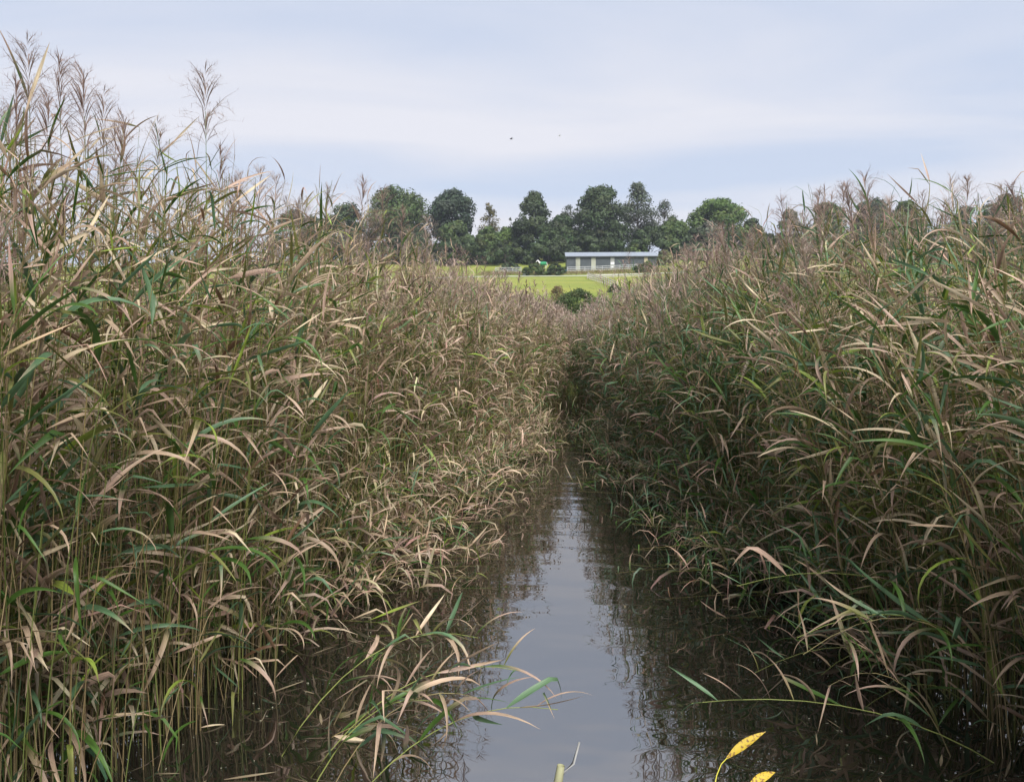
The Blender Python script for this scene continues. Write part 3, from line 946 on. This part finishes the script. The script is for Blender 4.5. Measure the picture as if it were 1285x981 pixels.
T_('bare_tree', 'small sparse twiggy tree in the gap of the treeline', 'tree', 634, 647, 273, 205, 'grey', 'tall', clear=.3, lobes=22, leaves=400, leaf=.22, bare=1)
T_('broadleaf_tree', 'big dark tree with twin tops behind the hedge', 'tree', 643, 696, 239, 192, 'dark', 'tall', clear=.04, lobes=60, leaves=7000)
T_('broadleaf_tree', 'rounded dark tree between the two biggest trees', 'tree', 678, 728, 266, 189, 'dark', 'dome', clear=.03)
T_('bare_tree', 'thin see through tree between the two biggest trees', 'tree', 698, 727, 256, 199, 'grey', 'tall', clear=.25, lobes=34, leaves=900, leaf=.25, bare=1)
T_('broadleaf_tree', 'biggest dense tree with a high domed crown behind the barn', 'tree', 716, 788, 231, 190, 'dark', 'dome', clear=.03, lobes=80, leaves=9500)
T_('broadleaf_tree', 'tall loose grey green tree behind the barn', 'tree', 776, 826, 228, 195, 'grey', 'tall', clear=.1, lobes=64, leaves=4800, leaf=.30, bare=1)
T_('bare_tree', 'fine twiggy grey tree beside the tall grey green tree', 'tree', 816, 852, 250, 199, 'grey', 'tall', clear=.25, lobes=40, leaves=1200, leaf=.24, bare=1)
T_('broadleaf_tree', 'bushy mid green tree behind the barn end', 'tree', 818, 874, 272, 188, 'mid', 'bush', clear=.03)
T_('broadleaf_tree', 'broad bright green tree with a flat rounded top', 'tree', 860, 942, 248, 194, 'bright', 'dome', clear=.25, lobes=70, leaves=7000)
T_('broadleaf_tree', 'dull grey green tree in front of the bright flat topped tree', 'tree', 866, 912, 277, 188, 'grey', 'bush', clear=.03, leaves=4000)
T_('broadleaf_tree', 'small dark tree at the foot of the bright tree', 'tree', 925, 962, 274, 196, 'dark', 'bush', clear=.03)
T_('broadleaf_tree', 'small round tree behind the first plumes of the greener bank', 'tree', 976, 1007, 262, 196, 'grey', 'dome', leaves=3000)
T_('broadleaf_tree', 'round dark tree behind plumes of the greener bank', 'tree', 1006, 1070, 254, 194, 'mid', lobes=50)
T_('broadleaf_tree', 'domed blue green tree behind the tallest greener bank plume', 'tree', 1068, 1124, 245, 196, 'blue', lobes=50)
T_('broadleaf_tree', 'round topped green tree beside the domed blue green tree', 'tree', 1112, 1165, 251, 194, 'mid', lobes=46)
T_('broadleaf_tree', 'low tree seen through the spiky reed tops', 'tree', 1188, 1236, 258, 192, 'blue', 'bush', clear=.03)
T_('broadleaf_tree', 'wide dark tree behind the tallest spiky reed tops', 'tree', 1222, 1300, 244, 194, 'dark', lobes=50)
for x0, x1, tp, Yd in ((545, 612, 296, 186), (600, 668, 302, 186), (655, 722, 288, 185), (716, 790, 288, 187), (780, 850, 284, 186), (840, 905, 288, 186), (890, 960, 287, 187), (480, 556, 284, 188), (520, 600, 306, 204), (590, 660, 307, 205), (640, 720, 304, 204), (830, 910, 304, 204), (900, 985, 302, 205), (970, 1060, 296, 199), (1200, 1290, 290, 200), (1090, 1170, 292, 200), (930, 1010, 292, 200), (1050, 1130, 288, 201), (1140, 1220, 286, 199), (440, 520, 285, 200), (330, 420, 262, 196)):
    T_('hedgerow_tree', 'low dark hedgerow tree closing a gap in the treeline', 'tree', x0, x1, tp, Yd, 'dark', 'bush', group='hedgerow trees in the treeline', clear=.02, lobes=40, leaves=4200)
# bushes
def bush(label, x0, x1, top, Yd, tone, leaves=2600, leaf=.22, lobes=40, name='bush'):
    return T_(name, label, 'bush', x0, x1, top, Yd, tone, 'bush', clear=.0, lobes=lobes, leaves=leaves, leaf=leaf)


bush('long rounded hedge bush in front of the horse', 653, 690, 330.5, 151, 'mid', lobes=50)
bush('dark round bush next to the blue water tub', 685, 709, 330, 151.5, 'dark', 2400)
bush('low bush behind the short white fence', 626, 653, 328.5, 166, 'dark', 1800)
bush('dark bush in front of the barn end', 790, 829, 331, 152, 'mid', 2800, lobes=50)
bush('small bright green bush growing against the barn end', 806, 821, 327, 153.5, 'bright', 1200)
bush('pale feathery shrub beside the barn end', 822, 846, 313, 168, 'light', 1500, .26)
bush('bright green round bush peeping over the barn roof', 786, 816, 302, 183, 'bright', 2000, .32)
bush('big dark green bush at the foot of the field behind the reeds', 684, 764, 362, 76, 'mid', 8000, .11, 110)
bush('lower lighter bush spreading from the big dark green bush', 728, 776, 371, 73, 'bright', 4000, .10, 60)
bush('brown twiggy shrub on the edge of the big green bush', 683, 716, 357, 78.5, 'brown', 1500, .08, 40)
bush('small bush at the lower end of the sloping fence', 762, 780, 356, 104, 'mid', 1600, .14)

# ------------------------------------------------------------------ barn
BY = 164.0
pL, pR = at(711, 341, BY), at(824, 341, BY)
bw = pR.x - pL.x
bz = tz((pL.x + pR.x) / 2, BY) - 0.25
zt = at(767, 321.5, BY).z - bz          # eaves height
BD = 9.0
zr = zt + 1.25
bx0 = pL.x
barn = thing('barn', ((pL.x + pR.x) / 2, BY, bz), 'long low grey metal barn with pale roof and cream panels', 'barn', rz=R(2.5))
m_wall, n, l, b = newmat('grey_metal_cladding')
tcn = n.new('ShaderNodeTexCoord'); wvn = n.new('ShaderNodeTexWave'); wvn.inputs['Scale'].default_value = 3.2; wvn.bands_direction = 'X'
l.new(tcn.outputs['Object'], wvn.inputs['Vector'])
bpn = n.new('ShaderNodeBump'); bpn.inputs['Distance'].default_value = .03; l.new(wvn.outputs['Fac'], bpn.inputs['Height']); l.new(bpn.outputs[0], b.inputs['Normal'])
nz = n.new('ShaderNodeTexNoise'); nz.inputs['Scale'].default_value = .6; nz.inputs['Detail'].default_value = 5; l.new(tcn.outputs['Object'], nz.inputs['Vector'])
rp = n.new('ShaderNodeValToRGB'); rp.color_ramp.elements[0].position = .3; rp.color_ramp.elements[0].color = (.066, .078, .086, 1); rp.color_ramp.elements[1].position = .7; rp.color_ramp.elements[1].color = (.09, .104, .112, 1)
l.new(nz.outputs['Fac'], rp.inputs[0]); l.new(rp.outputs[0], b.inputs['Base Color']); b.inputs['Roughness'].default_value = .5
M['roof'] = plain('pale_metal_roof', (.23, .26, .30), .6, .08, .5)
M['cream'] = plain('cream_sheeting', (.33, .34, .27), .6, .15, .6)
M['white_sign'] = plain('white_board', (.8, .8, .8), .6)
M['orange_cream'] = plain('pale_wood_panel', (.38, .33, .22), .7, .1, .6)
M['gutter'] = plain('dark_trim', (.10, .11, .12), .5)
hw_ = bw / 2
pv = []
wall_v = [(-hw_, 0, -.5), (hw_, 0, -.5), (hw_, 0, zt), (-hw_, 0, zt), (-hw_, BD, -.5), (hw_, BD, -.5), (hw_, BD, zt), (-hw_, BD, zt), (-hw_, BD / 2, zr), (hw_, BD / 2, zr)]
link('wall', pymesh('wall', wall_v, [(0, 1, 2, 3), (5, 4, 7, 6), (4, 0, 3, 8, 7), (1, 5, 6, 9, 2)], m_wall), barn)
ov = .3
rf = [(-hw_ - ov, -ov, zt - .06), (hw_ + ov, -ov, zt - .06), (hw_ + ov, BD / 2, zr + .05), (-hw_ - ov, BD / 2, zr + .05), (hw_ + ov, BD + ov, zt - .06), (-hw_ - ov, BD + ov, zt - .06)]
rf2 = [(x, y, z + .09) for x, y, z in rf]
roof = link('roof', pymesh('roof', rf + rf2, [(3, 2, 1, 0), (2, 3, 5, 4), (6, 7, 8, 9), (9, 8, 10, 11), (0, 1, 7, 6), (5, 11, 10, 4), (0, 6, 9, 3), (3, 9, 11, 5), (1, 2, 8, 7), (2, 4, 10, 8)], M['roof']), barn)
v, f = box_data(-hw_ - ov, hw_ + ov, -ov - .14, -ov - .004, zt - .16, zt - .03)
link('gutter', pymesh('gutter', v, f, M['gutter']), roof)


def bxp(px): return (at(px, 330, BY).x - pL.x) - hw_


for a_, c_, nm, mt in ((722.5, 728, 'door_panel', 'cream'), (742, 747.5, 'door_panel', 'cream'), (808.5, 813, 'door_panel', 'orange_cream')):
    d = box(nm, (bxp(a_), bxp(c_), -.05, -.003, -.1, zt - .2), M[mt], barn)
    box('frame', (bxp(a_) - .1, bxp(a_) - .01, -.07, -.003, -.1, zt - .2), M['gutter'], d)
d = box('door_panel', (bxp(766), bxp(771), -.05, -.003, -.1, zt - .2), plain('grey_sheeting', (.30, .31, .29), .6, .2, .8), barn)
box('notice_board', (bxp(766.3), bxp(770.8), -.08, -.053, zt - 1.75, zt - 1.3), M['white_sign'], d)
box('notice_board', (bxp(766.3), bxp(769.5), -.08, -.053, zt - 2.5, zt - 2.2), M['white_sign'], d)

# ------------------------------------------------------------------ fences
def fence(label, pts, mat, hgt=1.2, rails=(.35, .72, 1.1), step=1.7, group=None):
    a, c = Vector(pts[0]), Vector(pts[1])
    n_ = max(2, int((c - a).length / step) + 1)
    root = thing('post_and_rail_fence', (a.x, a.y, tz(a.x, a.y)), label, 'fence', group)
    v, f = box_data(-.06, .06, -.06, .06, -.3, hgt)
    pm = pymesh('post', v, f, mat)
    P_ = []
    for i in range(n_):
        p = a.lerp(c, i / (n_ - 1)); p.z = tz(p.x, p.y)
        P_.append(p)
        link('post', pm, root, tuple(p - P_[0]), (random.gauss(0, .02), random.gauss(0, .02), 0))
    for i in range(n_ - 1):
        d = P_[i + 1] - P_[i]
        rm = None
        for r_ in rails:
            if rm is None:
                vv, ff = box_data(0, d.length, -.10, -.063, -.065, .065)
                rm = pymesh('rail', vv, ff, mat)
            e = d.to_track_quat('X', 'Z').to_euler()
            link('rail', rm, root, tuple(P_[i] - P_[0] + Vector((0, 0, r_ + random.gauss(0, .01)))), e)
    return root


def gp(px, Yd):
    p = at(px, 340, Yd); return (p.x, Yd, 0)


fence('short white post and rail fence ending at the hedge bush', (gp(622, 160), gp(654, 160)), M['white_rail'])
fence('long white post and rail fence in front of the barn', (gp(712, 158.5), gp(800, 158.5)), M['white_rail'])
pa, pb = on_ground(738, 349), on_ground(775, 364)
fence('weathered fence running down the field towards the reeds', (tuple(pa), tuple(pb)), M['wood_rail'], 1.15, (.35, .7, 1.02), 2.2)
pc_ = on_ground(737, 350)
fence('weathered fence along the top of the lower field', ((pc_.x, pc_.y, 0), (pc_.x + 12, pc_.y + .5, 0)), M['wood_rail'], .9, (.4, .8), 2.2)

# pale path below the hedge
pth = []
xs = np.linspace(-45, 45, 60)
for x in xs:
    for y in (147.6, 149.4):
        yy_ = y + .5 * math.sin(x * .08)
        pth.append((x, yy_, tz(x, yy_) + .05))
tag(link('path', pymesh('path', pth, [(2 * i, 2 * i + 2, 2 * i + 3, 2 * i + 1) for i in range(59)], plain('pale_track', (.36, .38, .30), .9, .2, .5))), 'pale track along the top of the lower field', 'path', kind='structure')
# rough dry grass under the fences
k = 9000
xx = rng.uniform(at(600, 340, 155).x, at(835, 340, 155).x, k); yy = rng.uniform(151, 162, k)
b_ = Buf()
v, q, c, u = ribbons(np.stack([xx, yy, terrain(xx, yy) - .02], -1), rng.uniform(0, 6.28, k), rng.normal(1.2, .25, k), rng.uniform(.2, 1.2, k), rng.uniform(.3, .8, k), np.full(k, .06), 2, 2,
                     np.where((rng.random(k) < .55)[:, None], np.array([[.20, .14, .07]]), np.array([[.12, .15, .04]])), np.tile([[.30, .22, .12]], (k, 1)), np.full(k, .6))
b_.add(v, q, c, u)
tag(link('rough_grass', b_.mesh('rough_grass', M['foliage'])), 'rough brown grass below the white fences', 'grass', kind='stuff')

# water tub, trough
tp_ = at(708.5, 339, 157)
tub = thing('water_tub', (tp_.x, 157, tz(tp_.x, 157)), 'small blue water tub beside the dark round bush', 'tub')
an = [i * math.pi / 8 for i in range(16)]
prof = [(.0, .0), (.38, .0), (.46, .55), (.50, .56), (.50, .60), (.43, .60), (.36, .06), (0, .06)]
vv = [(r_ * math.cos(a), r_ * math.sin(a), z_) for r_, z_ in prof for a in an]
ff = [(i * 16 + j, i * 16 + (j + 1) % 16, (i + 1) * 16 + (j + 1) % 16, (i + 1) * 16 + j) for i in range(7) for j in range(16)]
link('bowl', pymesh('bowl', vv, ff, plain('blue_plastic', (.03, .22, .42), .4), True), tub)
hd = [link('handle', pymesh('handle', *box_data(-.09, .09, -.54, -.50, .42, .47), plain('grey_rope', (.4, .4, .4))), tub)]
tp_ = at(659.5, 346, 148.8)
tr = thing('feed_trough', (tp_.x, 149.9, tz(tp_.x, 149.9) + .02), 'pale grey feed trough at the foot of the hedge bush', 'trough')
M['galv'] = plain('galvanised_steel', (.42, .45, .50), .45, .1, 2)
link('tray', pymesh('tray', [(-.55, -.2, .15), (.55, -.2, .15), (.55, .2, .15), (-.55, .2, .15), (-.6, -.28, .5), (.6, -.28, .5), (.6, .28, .5), (-.6, .28, .5), (-.56, -.24, .5), (.56, -.24, .5), (.56, .24, .5), (-.56, .24, .5), (-.5, -.16, .2), (.5, -.16, .2), (.5, .16, .2), (-.5, .16, .2)],
     [(0, 3, 2, 1), (0, 1, 5, 4), (1, 2, 6, 5), (2, 3, 7, 6), (3, 0, 4, 7), (4, 5, 9, 8), (5, 6, 10, 9), (6, 7, 11, 10), (7, 4, 8, 11), (8, 9, 13, 12), (9, 10, 14, 13), (10, 11, 15, 14), (11, 8, 12, 15), (12, 13, 14, 15)], M['galv']), tr)
for sx in (-.45, .45):
    for sy in (-.14, .14):
        box('leg', (sx - .03, sx + .03, sy - .03, sy + .03, -.1, .149), M['galv'], tr)

# ------------------------------------------------------------------ horse in a green rug behind the hedge
hp = at(681, 335, 171)
horse = thing('horse', (hp.x, 171, tz(hp.x, 171)), 'white horse wearing a green rug standing behind the hedge bush', 'horse')
hv = {'pel': (.62, 0, 1.22, .30, .34), 'mid': (.15, 0, 1.18, .31, .36), 'che': (-.45, 0, 1.22, .27, .36), 'nb': (-.72, 0, 1.42, .17, .24), 'nm': (-.93, 0, 1.68, .12, .17), 'poll': (-1.08, 0, 1.90, .10, .12), 'fore': (-1.24, 0, 1.82, .10, .12), 'muz': (-1.50, 0, 1.55, .07, .075), 'nose': (-1.56, 0, 1.48, .06, .06),
      'tail0': (.92, 0, 1.32, .07, .07), 'tail1': (1.02, 0, 1.0, .08, .08), 'tail2': (1.03, 0, .6, .04, .04)}
eds = [('pel', 'mid'), ('mid', 'che'), ('che', 'nb'), ('nb', 'nm'), ('nm', 'poll'), ('poll', 'fore'), ('fore', 'muz'), ('muz', 'nose'), ('pel', 'tail0'), ('tail0', 'tail1'), ('tail1', 'tail2')]
for s_, y_ in (('l', .17), ('r', -.17)):
    hv.update({'sh' + s_: (-.45, y_, .98, .15, .16), 'kn' + s_: (-.44, y_, .52, .07, .075), 'fe' + s_: (-.43, y_, .12, .05, .05), 'ho' + s_: (-.47, y_, .02, .065, .06),
               'st' + s_: (.60, y_, .95, .18, .2), 'hk' + s_: (.80, y_, .55, .075, .085), 'hc' + s_: (.72, y_, .13, .05, .05), 'hh' + s_: (.68, y_, .02, .065, .06), 'ea' + s_: (-1.08, y_ * .35, 2.06, .025, .03)})
    eds += [('che', 'sh' + s_), ('sh' + s_, 'kn' + s_), ('kn' + s_, 'fe' + s_), ('fe' + s_, 'ho' + s_), ('pel', 'st' + s_), ('st' + s_, 'hk' + s_), ('hk' + s_, 'hc' + s_), ('hc' + s_, 'hh' + s_), ('poll', 'ea' + s_)]
keys = list(hv)
hm = bpy.data.meshes.new('body')
hm.from_pydata([hv[k_][:3] for k_ in keys], [(keys.index(a), keys.index(c)) for a, c in eds], [])
hm.materials.append(plain('white_horse_coat', (.72, .71, .69), .8, .08, 3))
ho = link('body', hm, horse)
sk = ho.modifiers.new('skin', 'SKIN')
for i, k_ in enumerate(keys):
    hm.skin_vertices[0].data[i].radius = hv[k_][3:5]
    hm.skin_vertices[0].data[i].use_root = (k_ == 'pel')
sb_ = ho.modifiers.new('subd', 'SUBSURF'); sb_.levels = 2; sb_.render_levels = 2
rv, rfc = [], []
xs_ = np.linspace(-.55, .88, 12)
for i, x in enumerate(xs_):
    for j in range(13):
        a = R(-25) + R(230) * j / 12
        ry = .37 + .03 * math.sin(i); rz = .43 - .06 * abs((x - .15) / .7)
        rv.append((x, ry * math.cos(a), 1.20 + rz * math.sin(a) - (.25 if j in (0, 12) else 0)))
for i in range(11):
    for j in range(12):
        rfc.append((i * 13 + j, i * 13 + j + 1, i * 13 + 14 + j, i * 13 + 13 + j))
rug = link('rug', pymesh('rug', rv, rfc, plain('green_rug', (.02, .24, .10), .7, .15, 4), True), horse)
rug.modifiers.new('thick', 'SOLIDIFY').thickness = .02
for y_ in (.085, -.085):
    link('eye', pymesh('eye', *box_data(-1.24, -1.20, y_ - .012, y_ + .012, 1.82, 1.86), plain('dark_eye', (.01, .01, .01), .2)), horse)

# ------------------------------------------------------------------ birds
def bird(px, py, Yd, span, col, label):
    p = at(px, py, Yd)
    root = thing('bird', tuple(p), label, 'bird', rz=R(20))
    mt = plain('plumage', col, .8)
    b_ = Buf()
    pts = np.array([[(-.5, 0, 0), (-.42, 0, 0), (-.2, 0, .01), (.05, 0, 0), (.3, 0, -.01), (.42, 0, -.01)]]) * span * .5
    b_.add(*tubes(pts, np.array([[.01, .055, .09, .10, .04, .01]]) * span, 8, np.array([col]), np.array([col])))
    link('body', b_.mesh('body', M['stem']), root)
    for s_ in (-1, 1):
        wv_ = [(-.12, s_ * .04, .03), (.12, s_ * .04, .03), (.16, s_ * .25, .12), (-.02, s_ * .27, .12), (.22, s_ * .5, .06), (.12, s_ * .5, .06)]
        wv_ = [tuple(c_ * span for c_ in v_) for v_ in wv_]
        wv2 = [(x, y, z + .012 * span) for x, y, z in wv_]
        link('wing', pymesh('wing', wv_ + wv2, [(0, 1, 2, 3), (3, 2, 4, 5), (6, 9, 8, 7), (9, 11, 10, 8), (1, 7, 8, 2), (0, 3, 9, 6), (2, 8, 10, 4), (3, 5, 11, 9), (4, 10, 11, 5), (0, 6, 7, 1)], mt), root)
    link('tail', pymesh('tail', [(.2 * span, -.03 * span, 0), (.2 * span, .03 * span, 0), (.36 * span, .06 * span, 0), (.36 * span, -.06 * span, 0), (.2 * span, -.03 * span, .01), (.2 * span, .03 * span, .01), (.36 * span, .06 * span, .008), (.36 * span, -.06 * span, .008)],
         [(0, 1, 2, 3), (7, 6, 5, 4), (0, 4, 5, 1), (1, 5, 6, 2), (2, 6, 7, 3), (3, 7, 4, 0)], mt), root)


bird(641.5, 174.5, 125, 1.0, (.03, .03, .035), 'small dark bird flying in the open sky')
bird(702, 170.5, 140, .8, (.5, .52, .55), 'small pale bird flying in the open sky')

# ------------------------------------------------------------------ air
m = bpy.data.materials.new('thin_haze')
m.use_nodes = True
n, l = m.node_tree.nodes, m.node_tree.links
n.clear()
o_ = n.new('ShaderNodeOutputMaterial'); pv_ = n.new('ShaderNodeVolumePrincipled')
pv_.inputs['Color'].default_value = (.80, .87, 1.0, 1)
pv_.inputs['Density'].default_value = 0.00035
pv_.inputs['Anisotropy'].default_value = 0.2
l.new(pv_.outputs[0], o_.inputs['Volume'])
v, f = box_data(-700, 700, -120, 900, -3, 75)
hz = link('haze', pymesh('haze', v, f, m))
tag(hz, 'thin pale haze over the field and trees', 'haze', kind='stuff')
